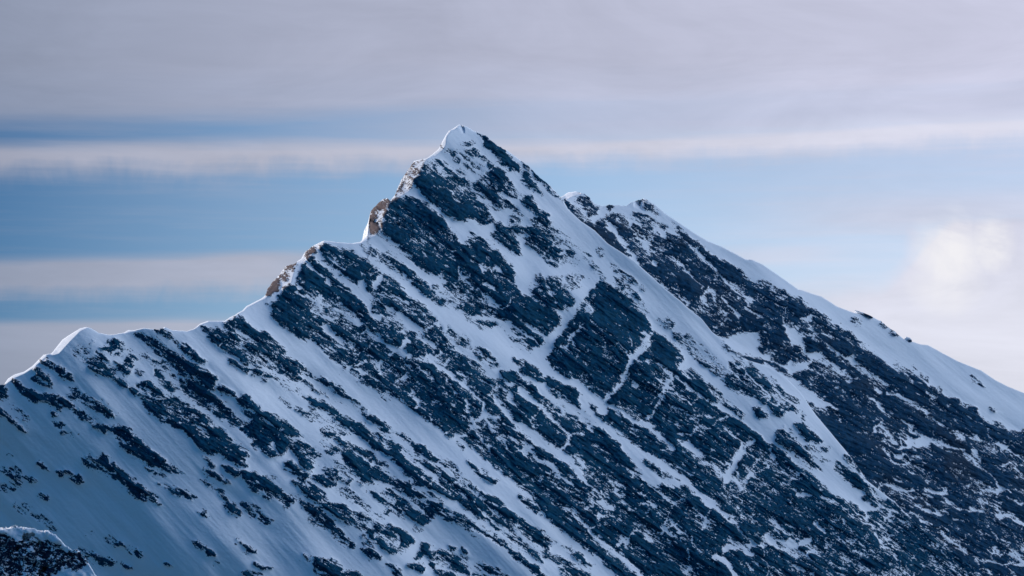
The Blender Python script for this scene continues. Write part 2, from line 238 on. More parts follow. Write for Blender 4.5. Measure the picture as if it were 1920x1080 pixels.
MAIN = """
R n L 440,0 500,60 560,120 640,170 720,230 790,290 870,340 950,380 1050,430 1130,490 1220,550 1300,590 1370,650 1420,690 1500,690 1570,730 1640,810 1700,860 1800,940 1920,1020 1990,1080 1990,260 1920,230 1840,230 1860,300 1800,300 1720,250 1650,170 1560,110 1470,80 1400,60 1350,0 1200,-60 700,-60
R n C 540,290 600,290 660,350 740,400 810,460 860,520 920,590 980,650 1040,640 1100,660 1180,700 1250,760 1320,830 1400,900 1470,960 1540,990 1520,1100 800,1100 740,1050 660,980 600,920 540,910 450,870 380,810 290,750 300,690 250,640 320,610 380,520 430,500 500,540 460,450 500,380
R s C 520,400 600,300 700,400 800,480 880,570 960,650 940,740 860,700 760,620 640,560 540,500
R s C 640,200 690,190 760,220 830,240 890,250 960,310 1020,350 1080,410 1060,450 1030,480 1040,540 1000,560 950,510 880,470 800,420 730,360 660,290
R n C 1110,430 1160,430 1210,480 1270,550 1340,610 1400,660 1450,700 1510,760 1560,850 1620,930 1640,970 1580,980 1520,930 1450,860 1390,810 1330,760 1250,690 1180,660 1100,650 1040,610 1000,560 1060,510
R n C 1540,1030 1600,990 1680,1010 1760,1060 1800,1110 1500,1110
R s K -40,-60 1920,-60 1920,1200 900,1200 810,1080 720,990 640,930 580,880 500,840 430,770 330,690 240,600 150,500 100,440 50,390 0,350 -60,300
R s I 450,30 600,0 1340,0 1400,70 1430,130 1390,230 1460,210 1530,240 1620,310 1700,380 1780,460 1850,540 1920,620 1960,700 1960,1080 220,1080 100,980 -40,880 -40,360 30,350 110,230 170,240 250,260 240,180 260,150 310,180 350,230 410,260 460,260 390,130
R s I 1020,150 1100,100 1180,20 1340,0 1420,120 1380,220 1320,330 1260,450 1190,560 1080,590 950,500 880,440 960,340
R s I 160,250 260,280 350,350 430,440 530,560 620,640 650,680 590,690 480,590 380,480 260,370
R n I -20,560 60,590 150,620 250,720 350,780 250,800 100,720
R s J -20,440 100,540 140,680 250,740 350,830 430,870 500,920 560,980 640,1010 700,1090 400,1200 0,1100 -100,800
R n G -20,90 60,140 150,180 200,210 240,260 350,330 440,430 540,490 640,550 740,610 830,560 860,510 930,520 1000,590 1100,670 1170,730 1400,850 1800,1100 1800,1300 0,1300
R s H 1060,430 1120,420 1180,440 1240,480 1300,520 1370,560 1400,600 1420,650 1480,700 1520,770 1510,840 1450,900 1380,930 1380,1030 1360,1080 760,1100 720,1010 790,900 840,800 900,720 950,650 960,590 1040,530
R x H 1100,540 1250,510 1400,650 1490,720 1510,800 1400,900 1300,840 1150,790 1090,700
R s H 1540,800 1600,850 1680,900 1740,960 1760,1020 1720,1100 1360,1100 1430,980 1500,880
R x H 1560,860 1680,920 1730,980 1700,1050 1560,1000 1500,940
# gullies and snow streaks
L 60:80 H 1110,410 1040,490 1000,550 950,610 900,670 860,750 820,810 780,870 740,950 690,1020
S x H 840,740 900,660 950,640 1000,590 960,680 900,740 870,790 840,830
L 26:34 H 1515,835 1440,940 1375,1040
L 14 H 1035,645 1060,615 1075,655
L 8 H 1060,700 1110,750 1170,790
L 18 H 990,780 930,860 880,920
L 46:90 I 380,130 460,235 560,290 650,330 720,385 780,440 830,480 840,520
L 44:60 I 240,250 340,310 420,390 500,460 600,510 660,540 750,570 820,610 900,670 960,730 1040,800 1110,860
L 50:40 I 1110,860 1200,870 1280,930 1380,990 1480,1060
L 60 I 690,420 700,480 740,540
L 30:36 I 860,460 940,500 1020,560 1090,600 1160,625 1230,690 1300,740 1370,800
L 30:26 I 1180,30 1100,90 1050,150 1020,240 980,320 900,390 860,440
L 24:14 I 1360,260 1320,340 1280,430 1230,520 1190,580
L 12 I 1250,170 1350,250
L 14:20 I 1400,270 1480,340 1580,410 1700,490 1800,550 1900,620
L 40:16 I 220,370 300,430 370,500 450,570 520,640 590,710
L 14 I 590,720 640,690 700,690
L 26:58 I 20,400 80,490 160,580 250,650 330,730 420,790 520,830
L 60:24 I 520,830 600,890 650,960 700,1040
L 20 I 590,720 550,790 520,830
L 10 I 510,480 550,530
L 12 I 130,710 200,740 260,800
L 10:16 I 300,810 380,890 450,920 520,1010 570,1060
L 26 I 660,900 700,950
L 26 I 680,580 720,620 770,670
L 50 I 1070,850 1120,930 1190,1010 1250,1060
L 40 I 1300,1050 1390,1060
S x I 1400,740 1470,740 1540,780 1590,840 1620,890 1560,870 1480,820
L 12 I 1640,910 1740,1000
L 8 I 1480,590 1560,560 1680,560
L 8 I 1640,650 1690,600 1780,570
L 10 I 1420,690 1500,700 1560,650
L 30 I 1890,780 1850,860 1800,950 1770,1050
L 15 I 1440,240 1490,290
L 14 I -10,560 60,570
L 12 I 40,350 0,410
L 8 I 1840,980 1880,1060
L 60:20 K 140,0 200,60 300,130 380,190 450,250 500,320 560,390
L 10:16 K 0,40 100,110 180,190 280,260 360,340 440,400
L 10 K 560,390 640,450 700,520
L 50 K 1000,190 1080,210 1150,260 1250,330 1320,390 1400,460 1470,530 1510,540
L 60 K 890,160 950,230 1010,300 1080,360
L 36 K 1130,370 1240,400
L 20:10 K 1510,540 1580,610 1680,700 1760,790 1850,850
L 20:44 K 1780,90 1710,180 1660,260 1620,330
L 16 K 1620,330 1590,390
L 12 K 1650,330 1720,430
L 8 K 1740,250 1830,350
L 8 K 1790,130 1840,220
L 20 K 1030,0 1120,50 1220,120
S x K 1240,80 1330,90 1400,130 1460,210 1400,190 1330,150
L 12 K 1450,220 1560,310
L 14:34 K 430,570 500,650 580,720 650,810 760,900 860,990 960,1080
L 14 K 780,430 820,510 890,580
L 30 K 670,520 720,560 760,570
L 14 K 870,800 940,730 1000,770 1050,820
L 24 K 800,850 850,790 870,870
L 20 K 1130,720 1200,770
L 10 K 1180,660 1260,760
L 8 K 720,350 790,400 860,420
L 30 K 1590,890 1620,850 1680,870
L 36 K 1710,870 1800,910
L 34 K 1520,940 1600,960 1640,1040 1690,1090
L 10 K 1750,980 1800,1060
L 10 K 1780,750 1920,790
L 12 K 1800,840 1920,850
L 16 K 1310,890 1340,940
L 7 K 1500,570 1430,740
L 14 K 1340,1000 1300,1060
L 14 K 1040,520 1060,560
L 20 K 1110,440 1130,460
L 10 G 60,350 130,400
L 14 G 140,390 180,350 260,350
L 30 G 230,470 320,480
L 28 G 410,490 500,530
L 26 G 360,690 420,760
L 14 G 50,730 90,760
L 26 G -20,780 60,850 160,900 220,940
L 36 G 150,820 200,850
L 36 G 240,840 320,810
L 22 G 300,910 350,900
L 12 G 170,980 270,1040
L 14 G 740,610 830,700 920,770
L 18 G 810,780 880,850 950,900 980,960
L 14 G 880,660 930,590
L 14 G 1150,990 1170,1010
L 20 G 20,130 60,240
L 24 C 430,470 490,520
L 30:14 C 480,550 560,600 640,640
S x C 640,800 700,790 750,850 800,900 830,980 780,940 720,880 660,850
L 10 C 580,690 700,740 790,790
L 28 C 850,740 950,800
L 22 C 760,680 840,730
L 40 C 1000,680 1020,720 1080,740
L 60:30 C 950,490 980,560 1010,640 1000,690
L 50 C 1060,500 1080,470 1090,440
L 24 C 990,850 1100,920 1200,990 1290,1000
L 36 C 1290,920 1260,1010
L 50:70 C 1230,720 1290,760 1350,820
L 36 C 1370,890 1430,920 1500,960
L 40 C 1400,1040 1500,1060
L 20 C 1480,1060 1540,1000
L 12 C 680,470 720,500
L 34:40 C 620,290 700,370 780,440 860,500 920,570 980,640
L 20 L 1120,90 1200,130 1290,160 1340,160
L 38:12 L 1300,110 1360,170 1430,230 1500,280 1580,340 1640,400 1690,460
L 26 L 940,0 1010,50 1080,80 1130,20
L 24 L 1450,140 1430,180
L 6 L 1440,290 1480,350 1520,430
L 26 L 1590,450 1600,530
L 24 L 1700,460 1720,560 1650,610 1605,660
L 20 L 1740,560 1800,570
L 16 L 1780,360 1760,410
L 16 L 1800,400 1860,480 1920,560
L 8 L 1700,740 1760,790
L 10 L 740,180 830,150
L 14 L 1150,400 1180,380
L 16 L 1210,310 1215,320
L 26 L 1420,700 1560,710
L 10 L 1740,610 1770,680
L 10 L 600,20 700,80
# the snow ramp between the face and the lower right
S x J 120,690 0,430 -60,300 300,300 560,500 690,640 600,720 760,740 940,890 1150,1070 1300,1180 900,1200 560,980 430,870 350,830 250,745
S x G 0,0 60,50 100,110 200,170 240,240 350,330 440,430 540,490 640,550 740,610 800,600 850,520 830,440 930,520 1000,590 1100,670 1170,730 1160,700 1000,540 850,430 700,320 600,160 430,0 300,-40
# slabs and islands
R n A 310,385 350,380 400,420 440,430 490,470 535,505 530,525 470,510 430,475 380,450 330,415
R n A 260,460 300,460 330,495 360,495 380,525 340,530 300,500
R n A 250,520 290,515 320,540 370,550 370,570 320,575 270,555
R s A 95,520 130,530 180,575 180,595 140,590 105,560
R n A 150,605 200,600 270,640 330,665 340,640 380,640 440,660 500,690 550,730 610,760 680,810 735,820 735,860 690,850 620,820 560,770 520,740 450,740 400,720 370,690 300,680 250,690 200,660 160,620
R n A 385,765 415,770 410,790 385,785
R n A 410,850 450,850 490,880 460,890 420,875
R n A 470,920 510,930 540,940 570,935 560,955 520,950 480,935
R n A 520,595 570,590 600,640 650,640 690,660 700,690 750,680 800,730 840,775 860,800 800,800 760,770 700,750 650,720 600,660 540,660 510,640 550,620
R m A 550,280 600,265 640,290 665,300 640,340 600,330 560,310
R m A 660,250 700,245 695,265 670,265
R n A 710,325 760,330 800,360 850,390 890,420 930,440 970,480 960,500 910,480 880,450 870,480 860,520 800,500 750,480 700,450 650,400 640,375 700,370
R m A 560,340 640,375 650,400 600,370
R n A 750,290 790,280 850,300 820,240 870,240 930,290 980,330 1025,370 1020,395 980,390 1000,420 990,440 940,410 890,370 850,330 800,300
R m A 1030,460 1065,480 1060,490 1035,475
R n A 860,510 900,510 920,545 960,580 950,590 900,565 865,540
R n A 970,600 1010,590 1050,610 1060,640 1020,640 985,620
R s A 1025,570 1090,535 1140,560 1200,610 1250,650 1220,670 1150,640 1080,610 1040,600
R s A 1060,640 1120,650 1200,670 1260,660 1330,660 1400,700 1480,760 1560,820 1590,860 1540,850 1480,850 1560,880 1640,890 1720,950 1770,1010 1850,1060 1800,1050 1760,1080 1560,1080 1480,1000 1410,940 1400,910 1300,880 1200,820 1120,770 1060,700
R s A 1010,200 1060,190 1130,215 1190,250 1250,290 1290,330 1340,350 1400,380 1470,420 1530,460 1600,490 1630,530 1600,560 1610,600 1540,570 1490,520 1430,490 1380,480 1300,430 1230,400 1180,350 1130,290 1080,240 1030,220
R n A 1160,150 1220,150 1240,180 1280,220 1240,210 1190,185
R n A 1315,230 1370,260 1430,310 1500,360 1530,390 1480,370 1410,330 1350,280
R m A 1020,345 1080,350 1150,390 1250,450 1200,430 1120,380 1050,370
R s A 1170,450 1220,460 1220,490 1240,530 1280,570 1320,560 1330,600 1280,620 1230,560 1190,510 1160,490
R s A 1275,490 1320,500 1310,520 1280,510
R s A 1350,520 1430,530 1500,570 1570,620 1640,680 1710,730 1780,800 1850,860 1930,900 1940,960 1860,940 1790,880 1720,860 1650,810 1580,760 1500,710 1430,670 1380,640 1340,580
R n A 1500,120 1580,140 1640,150 1700,200 1680,110 1760,65 1840,120 1920,170 1960,200 1960,440 1850,390 1760,340 1680,290 1600,240 1560,180
R n A 1720,370 1760,380 1810,420 1870,460 1850,465 1790,430 1735,400
R n A 1780,680 1840,650 1900,690 1960,740 1940,770 1850,720 1800,700
R n A 1640,590 1700,590 1780,650 1740,650 1670,620
R n A 1800,760 1870,770 1960,810 1940,840 1850,800
R s A 800,880 850,880 900,880 970,890 980,920 1010,970 1080,1020 1150,1075 1050,1080 980,1060 920,1010 880,960 850,930 800,930 750,910 700,880 720,870
R x A -40,520 0,545 35,600 60,655 40,650 -40,620
R n A 0,750 60,790 120,840 190,915 150,890 90,840 40,800 0,780
R m A 110,740 150,760 190,810 220,850 190,830 150,790
R n A 0,640 40,670 100,720 60,700 0,660
R s B 880,0 1000,40 1060,80 1110,130 1160,150 1220,190 1260,240 1320,270 1370,315 1320,310 1250,260 1200,220 1250,280 1280,310 1210,280 1170,240 1150,270 1110,250 1060,220 1000,180 940,130 890,90 900,50
R s B 1090,270 1150,280 1200,300 1240,340 1190,330 1140,320
R s B 620,200 660,180 740,200 770,170 800,180 830,220 880,260 940,310 990,350 1050,400 1110,450 1160,480 1195,530 1160,520 1120,500 1090,520 1040,490 1010,460 940,410 890,360 850,350 800,310 750,290 700,280 640,240
R s B 1190,380 1250,400 1330,430 1400,460 1470,490 1430,500 1370,480 1300,460 1250,430
R s B 1410,0 1480,80 1550,120 1630,150 1690,200 1760,220 1800,250 1840,250 1800,200 1840,180 1790,120 1720,60 1650,0
R s B 1520,180 1560,200 1600,250 1570,240
R n B 1530,275 1590,305 1650,345 1700,385 1640,355 1570,325
R n B 1520,360 1570,390 1620,430 1660,450 1690,490 1740,540 1790,590 1780,620 1730,580 1690,530 1650,480 1610,440 1560,400
R s B 1690,260 1740,270 1790,310 1760,310 1710,290
R s B 1820,290 1870,300 1940,320 1940,430 1870,390 1820,330
R s B 1780,520 1850,540 1940,570 1940,660 1880,610 1830,560
R n B 1490,600 1540,605 1560,630 1520,635
R n B 430,290 480,310 470,320 440,310
R n B 485,285 530,310 580,340 620,380 580,370 540,340
R m B 280,230 320,260 350,290 310,270
R n B 0,280 60,290 110,250 150,280 190,330 270,375 210,360 150,345 90,340 50,300
R n B 0,395 50,400 110,425 50,440 0,435
R m B 60,380 110,370 160,385 110,395
R m B 60,160 100,165 90,180
R n B 100,540 150,570 190,610 180,625 130,590
R n B 140,525 180,540 240,590 290,620 340,655 385,680 350,700 300,680 250,630 200,580
R n B 340,715 400,720 410,745 360,745
R n B 790,790 850,810 900,840 960,860 1000,880 1060,900 1060,915 1000,910 960,880 900,855 830,820
R n B 280,470 320,460 360,490 320,500
R n B 600,870 660,890 740,920 800,950 850,980 840,1000 760,1000 700,960 640,920
R n B 925,990 980,1010 960,1020
R n B 1230,985 1290,990 1280,1010 1240,1000
R n B 1540,880 1590,890 1600,920 1560,920
R n B 1470,830 1530,860 1500,860
R m B 1610,960 1640,990 1615,990
R s B 1820,850 1870,860 1910,900 1860,900
R m B 1770,820 1810,815 1800,828
R s B 1830,1050 1900,1060 1920,1090 1850,1090
R m B 640,765 700,765 650,775
R n C 0,740 60,760 130,810 210,860 290,900 340,950 390,1000 330,1000 290,980 330,1020 400,1040 470,1080 250,1100 200,1050 130,1000 60,960 0,910
L 10 C 0,830 100,890 200,950 300,1020
L 10 C 120,900 220,960
R m C 970,190 1040,230 1100,290 1180,260 1240,310 1290,380 1340,420 1400,470 1380,480 1300,440 1220,390 1130,330 1060,290 1000,240
R n C 1130,270 1200,300 1290,370 1380,460 1370,480 1290,430 1200,370
R n C 1340,490 1420,480 1480,530 1560,600 1600,630 1540,630 1460,600 1400,540
R n C 1600,810 1660,850 1720,890 1760,930 1820,990 1900,1040 1940,1090 1880,1080 1800,1030 1720,970 1650,890
R s C 1110,60 1150,-20 1550,-20 1600,60 1640,120 1690,190 1640,280 1590,370 1530,430 1460,400 1400,370 1330,300 1260,220 1190,150 1140,120
R m C 1060,110 1160,170 1250,240 1200,210 1110,160
R m C 1500,500 1600,580 1700,680 1780,760 1700,690 1600,620
R x D 870,160 930,172 980,215 1020,262 1075,310 1125,365 1172,420 1155,455 1100,420 1045,370 985,308 920,258 893,205
R x D 900,175 960,215 1010,265 1065,315 1115,370 1165,425 1145,440 1100,405 1050,355 980,290 925,240
R x D 1165,435 1225,475 1270,530 1345,612 1280,575 1225,535 1185,492
R n D 1190,370 1250,410 1300,460 1350,510 1410,560 1470,620 1500,660 1460,640 1400,580 1330,510 1270,450 1210,400
R s D 480,370 530,390 570,470 620,490 680,470 720,490 770,500 810,560 850,640 900,700 950,770 980,820 920,850 850,820 790,790 760,820 690,790 620,750 560,700 510,670 490,620 450,590 400,560 380,520 420,490 440,440
R s D 550,370 620,390 690,430 750,470 790,520 700,500 620,440
L 8 D 600,560 660,600 720,660
L 10 D 560,340 650,410 750,480
R n D 630,300 680,280 740,310 790,350 840,390 880,420 930,430 930,370 880,330 820,320 780,290 860,300 920,330 960,390 1000,420 1060,450 1100,520 1130,580 1170,620 1160,640 1090,620 1050,600 1010,590 960,550 920,510 870,460 800,430 750,400 700,350
R m D 750,235 820,222 825,240 780,252
R s D 930,440 1040,460 1090,530 1120,600 1050,590 960,540
R n D 820,520 880,530 930,570 990,600 1030,650 1040,720 1000,720 950,690 900,640 850,580
R n D 1050,670 1110,680 1110,720 1060,710
R n D 1120,710 1160,730 1180,770 1140,750
R n D 1110,790 1170,800 1190,820 1130,815
R s D 1200,630 1250,640 1290,690 1330,740 1390,770 1380,780 1300,760 1240,720 1210,680
R n D 1120,840 1180,870 1220,910 1170,900
R n D 1270,790 1350,780 1400,820 1380,870 1440,890 1450,940 1500,980 1560,1010 1610,1060 1560,1080 1420,1080 1350,1030 1270,990 1220,950 1240,910 1200,880 1280,860 1250,820
R m D 1230,900 1480,960 1600,1050 1400,1080 1220,980
R n H 470,0 560,20 640,60 680,100 620,110 540,60
R n H 590,100 700,90 760,80 850,140 920,180 960,220 900,220 850,210 760,200 700,200 650,170
R m H 700,230 800,220 960,240 960,300 900,290 760,300
R n D 1020,820 1060,840 1100,880 1130,950 1160,1000 1180,1070 1120,1060 1070,1010 1020,980 980,950 1000,880
R s D 780,980 820,920 860,940 920,980 980,1030 1030,1070 1000,1120 780,1100
R s D 200,690 240,650 300,630 350,640 420,660 480,700 540,760 600,810 650,870 690,930 740,980 700,1020 760,1100 340,1100 280,1020 210,940 150,890 160,800 190,760
R s D 60,730 120,680 190,650 190,700 170,780 120,820 100,920 50,930 40,820
L 26 D 140,750 110,820
R s C 232,578 250,515 300,455 345,425 350,455 320,510 280,560
R n C 365,430 375,355 450,330 450,360 410,430 375,470
R n C 512,300 525,262 585,208 600,225 560,270
R m D 340,430 400,370 440,370 420,430 380,470 330,450
R m D 320,480 370,500 360,560 300,600 250,610 290,530
R n D 240,620 270,560 300,490 320,460 300,540 280,600
R n D 568,240 600,240 600,270 575,278
R s H 0,240 60,200 140,130 180,85 240,110 290,160 360,200 430,260 480,320 500,380 510,440 540,530 620,560 660,600 720,620 780,640 830,700 820,760 760,820 720,870 700,910 620,950 560,910 480,870 430,810 500,800 440,740 380,780 320,790 240,760 180,700 130,650 100,600 0,500 -40,400
R x H 160,120 190,100 240,130 290,180 300,270 250,280 190,210
L 26 H 245,320 265,350
L 22 H 355,340 375,325 395,350
L 24 H 280,450 340,480
L 18 H 310,560 350,620
L 14 H 440,620 480,560
L 30 H 190,700 260,720
L 30 H 290,700 400,740 480,760
R n H 630,480 680,385 710,420 730,480 780,540 820,640 760,640 680,580
R n H 740,410 820,390 850,420 840,470 900,500 950,560 900,630 850,640 820,580 780,500
R m H 890,380 960,370 1000,400 1000,460 950,490 880,460
R m H 1250,400 1320,440 1380,520 1440,560 1500,660 1450,640 1390,590 1330,520 1280,470
R m H 1230,310 1290,360 1360,400 1410,450 1370,440 1300,390 1250,340
R m H 1590,720 1640,720 1690,760 1680,780 1620,750
R m H 1700,820 1800,840 1880,910 1940,950 1940,1020 1850,990 1780,930 1720,880
R m H 830,50 900,110 960,180 950,190 900,150
R m H 960,170 1040,240 1100,310 1180,410 1080,310 1000,230
R m H 1440,470 1465,500 1450,490
R m H 1130,205 1165,225 1150,230
R n H 0,790 60,820 130,880 200,930 270,940 330,990 380,1070 320,1060 240,1020 160,960 80,900 20,830
R n H 500,1010 560,1020 550,1040 510,1035
R m I 150,0 370,0 340,40 250,50 170,30
R n I -10,110 60,190 30,190 -10,150
R m I 1460,0 1560,20 1640,90 1700,170 1750,250 1800,330 1760,320 1700,240 1620,160 1520,80
R m I 1740,0 1850,60 1900,110 1800,60
R n J 190,320 260,320 330,330 390,380 440,430 500,490 540,560 620,620 680,640 700,660 620,680 590,710 540,700 490,660 470,620 400,590 330,560 270,540 220,510 170,480 140,430 180,400
R s J 240,350 330,350 420,430 520,560 600,650 560,690 480,620 380,560 280,500
R m J 60,330 110,360 200,400 220,500 140,430
R m J -20,430 60,500 150,600 300,740 200,660 80,560
R s J 370,650 410,650 440,690 480,720 430,730 390,700
R s J 540,860 590,810 640,840 670,890 720,940 780,1010 860,1100 760,1050 700,1010 650,950 580,920
R n J 690,790 730,770 800,830 850,880 880,920 820,910 760,880
R m J 780,940 830,960 880,1000 820,980
R m J 870,950 940,980 900,970
R m J 0,220 40,250 80,300 100,350 60,340 0,300
R m J 140,190 200,230 290,290 230,270
R m J 500,440 600,540 700,620 600,560
R n J 660,640 760,720 740,740 690,690
R n G 60,20 120,0 170,10 200,70 260,110 330,200 400,280 340,260 270,210 200,140 120,110 80,70
R s G 510,210 560,250 640,310 700,360 760,410 740,450 680,420 600,370 560,330 500,280
R n G 780,430 840,470 850,520 800,545 730,500 750,450
R n G 410,190 450,240 420,220
R m G 390,110 460,130 440,145
R m G 240,0 300,40 390,80 340,70
R n G 580,180 640,230 700,290 640,250
R s K 60,480 120,510 180,570 210,620 150,590 100,540
R s K -20,620 80,650 150,710 220,750 280,810 280,870 200,860 130,800 60,730 -20,690
R s K -20,760 60,790 130,860 210,940 220,970 150,930 80,870 -20,810
R n K 230,890 330,930 400,970 480,1020 560,1060 620,1100 500,1090 420,1030 340,980 260,930
R n K 440,900 520,920 560,970 620,990 600,1010 530,980
R s K -20,870 60,910 130,980 220,1050 280,1100 200,1100 100,1000 -20,920
R m K 290,810 340,830 320,840
R m K 400,870 430,880 410,890
R m K 350,1000 480,1080 400,1080
R n L 0,20 80,40 150,70 210,110 280,140 340,190 400,240 440,260 400,260 330,240 280,230 350,280 420,320 480,350 550,390 620,430 650,455 600,440 530,400 460,370 400,340 340,310 280,300 220,270 160,230 100,180 40,170 -20,150
R n L 0,210 50,220 100,270 90,295 40,270 -20,240
R m L 140,280 230,330 330,380 300,390 220,350
R m L 180,430 300,490 420,570 300,520
R n L 450,270 540,300 600,350 660,400 740,440 780,470 740,475 690,440 620,390 560,340 490,300
R s L 340,410 400,420 460,450 530,470 590,510 650,560 720,600 790,620 850,680 900,730 960,790 1020,840 1000,860 930,820 860,770 790,710 720,670 650,620 590,560 530,510 470,500 400,470
R m L 480,590 560,600 620,630 660,670 700,690 620,690 560,670 500,640
R m L 400,500 500,560 600,600 480,590
R s L 490,680 560,700 640,730 720,770 790,800 850,830 900,880 1000,950 950,920 860,860 800,840 720,800 640,760 560,720
R s L 780,520 850,550 920,590 980,640 1040,690 1090,690 1150,720 1200,770 1270,800 1330,850 1380,880 1350,900 1280,870 1220,850 1170,790 1120,740 1070,710 1000,690 940,650 870,600 800,550
R s L 890,700 960,720 1020,760 1080,780 1140,830 1190,880 1260,900 1340,940 1410,980 1480,1020 1560,1080 1200,1080 1130,1000 1080,940 1040,900 1020,850 960,780
L 16 L 900,720 960,760 1000,810
R s L 1380,880 1440,900 1490,950 1540,1000 1600,1080 1560,1060 1480,1010 1420,940
R s L -20,480 70,530 150,560 230,590 290,650 350,710 300,710 230,690 160,640 90,580 -20,520
R s L -20,560 60,600 120,640 180,680 230,740 260,760 200,840 150,850 130,860 80,820 -20,780
L 26 L 110,760 150,830
R s L 260,760 330,760 400,780 460,820 480,860 420,910 400,960 350,920 310,860 270,800
R n L 220,920 270,900 330,960 380,1020 400,1070 330,1050 280,990 230,950
R s L 640,820 720,840 800,880 880,920 940,970 1010,1000 1100,1050 1180,1080 800,1080 740,1000 690,930 640,880
R n L 490,750 560,770 620,810 600,830 530,840 490,790
R m L 480,920 560,950 640,970 720,1000 700,1060 620,1040 540,1000
R n L 430,1010 500,1010 580,1060 500,1070
R s L 1590,910 1650,950 1720,990 1810,1050 1790,1060 1720,1030 1640,970
R n L 930,380 990,440 960,430
R n L 1420,700 1480,710 1450,730
R m L 1500,760 1560,800 1530,790
R m L 600,880 660,940 720,990 640,960
R n L 1600,30 1680,60 1740,100 1790,150 1820,190 1770,180 1700,130 1640,80
R s M -20,320 60,330 120,360 180,410 220,460 270,540 230,560 200,520 150,510 80,490 40,440 -20,420
R s M -20,560 50,610 110,670 120,695 60,690 -20,640
R m M 220,470 320,480 340,500 260,500
R s M 220,230 280,240 330,290 380,330 400,370 460,420 520,480 560,540 620,590 680,650 720,710 680,690 620,640 560,590 500,560 440,510 380,480 330,420 310,380 380,420 400,400 330,340 260,270
R s M 330,520 400,540 460,560 520,610 580,660 620,720 680,780 740,840 740,870 680,850 600,800 540,750 480,710 420,680 390,650 400,610 350,570
R n M 280,370 330,400 300,385
R n M 440,340 500,340 560,380 600,400 560,410 500,390
R m M 560,290 640,300 700,350 680,380 600,340
R n M 620,430 680,430 740,460 800,520 850,560 870,600 820,590 760,540 700,500
R m M 860,580 940,640 900,630
R n M 560,530 640,550 720,590 800,620 880,660 960,690 1040,720 1100,750 1160,790 1190,820 1150,850 1140,890 1060,900 1000,890 940,850 880,820 860,760 800,730 740,700 700,660 640,620
R s M 640,140 720,160 800,200 880,250 960,300 1030,340 1090,370 1150,400 1200,440 1260,480 1330,520 1400,540 1450,580 1500,600 1580,650 1640,700 1720,740 1800,790 1920,860 1960,900 1840,850 1760,790 1680,760 1600,730 1540,700 1480,660 1410,650 1430,620 1340,610 1290,680 1240,680 1150,640 1080,610 1010,560 960,530 900,500 840,440 800,380 760,340 720,280 660,220
L 20 M 880,350 940,390 1020,410
L 22 M 990,480 1000,500
L 20 M 1100,480 1200,500 1300,510 1380,520
L 12 M 1200,560 1260,600
R m M 1180,460 1280,470 1400,520 1300,500
R s M 1040,210 1100,210 1180,220 1240,240 1330,260 1400,290 1460,330 1560,400 1640,470 1700,520 1740,580 1830,640 1920,720 1960,770 1940,820 1840,750 1760,690 1680,640 1620,600 1560,560 1500,500 1430,470 1350,440 1290,420 1200,370 1140,310 1080,260
R s M 1380,200 1440,220 1500,270 1560,330 1620,400 1700,470 1780,490 1830,530 1830,570 1900,590 1960,640 1960,730 1860,650 1800,600 1740,540 1660,460 1560,380 1480,300
L 8 M 1400,250 1480,330 1560,390 1640,450 1740,530
L 14 M 1700,600 1800,680 1900,760
R n M 1240,840 1300,850 1280,880 1340,890 1420,910 1500,930 1580,950 1640,990 1680,1040 1740,1090 1600,1070 1520,1060 1440,1010 1360,960 1280,950 1200,940 1250,890
R n M 1140,990 1220,990 1270,1020 1240,1040 1170,1030
R n M 1340,1030 1440,1050 1500,1090 1400,1090
R n M 1670,990 1780,1000 1840,1050 1900,1100 1760,1070 1690,1020
R n M 1310,980 1360,990 1330,1010
R s M 430,940 500,960 560,960 620,1010 640,1050 740,1050 820,1100 480,1100 450,1020
R s M 980,1000 1050,1000 1120,1100 1050,1100
R n M 790,880 860,870 900,910 940,950 870,950 820,910
R m M 800,780 850,840 820,830
R n M 0,990 60,1010 120,1030 60,1020
R n M -20,1050 60,1070 0,1090
R n M 970,580 1020,600 990,610
R n M 1440,870 1490,870 1470,905
R n M 1530,880 1580,900 1550,900
R m M 1630,780 1660,795
R m M 1180,720 1240,735 1200,740
R m M 350,940 430,950 400,965 360,955
"""

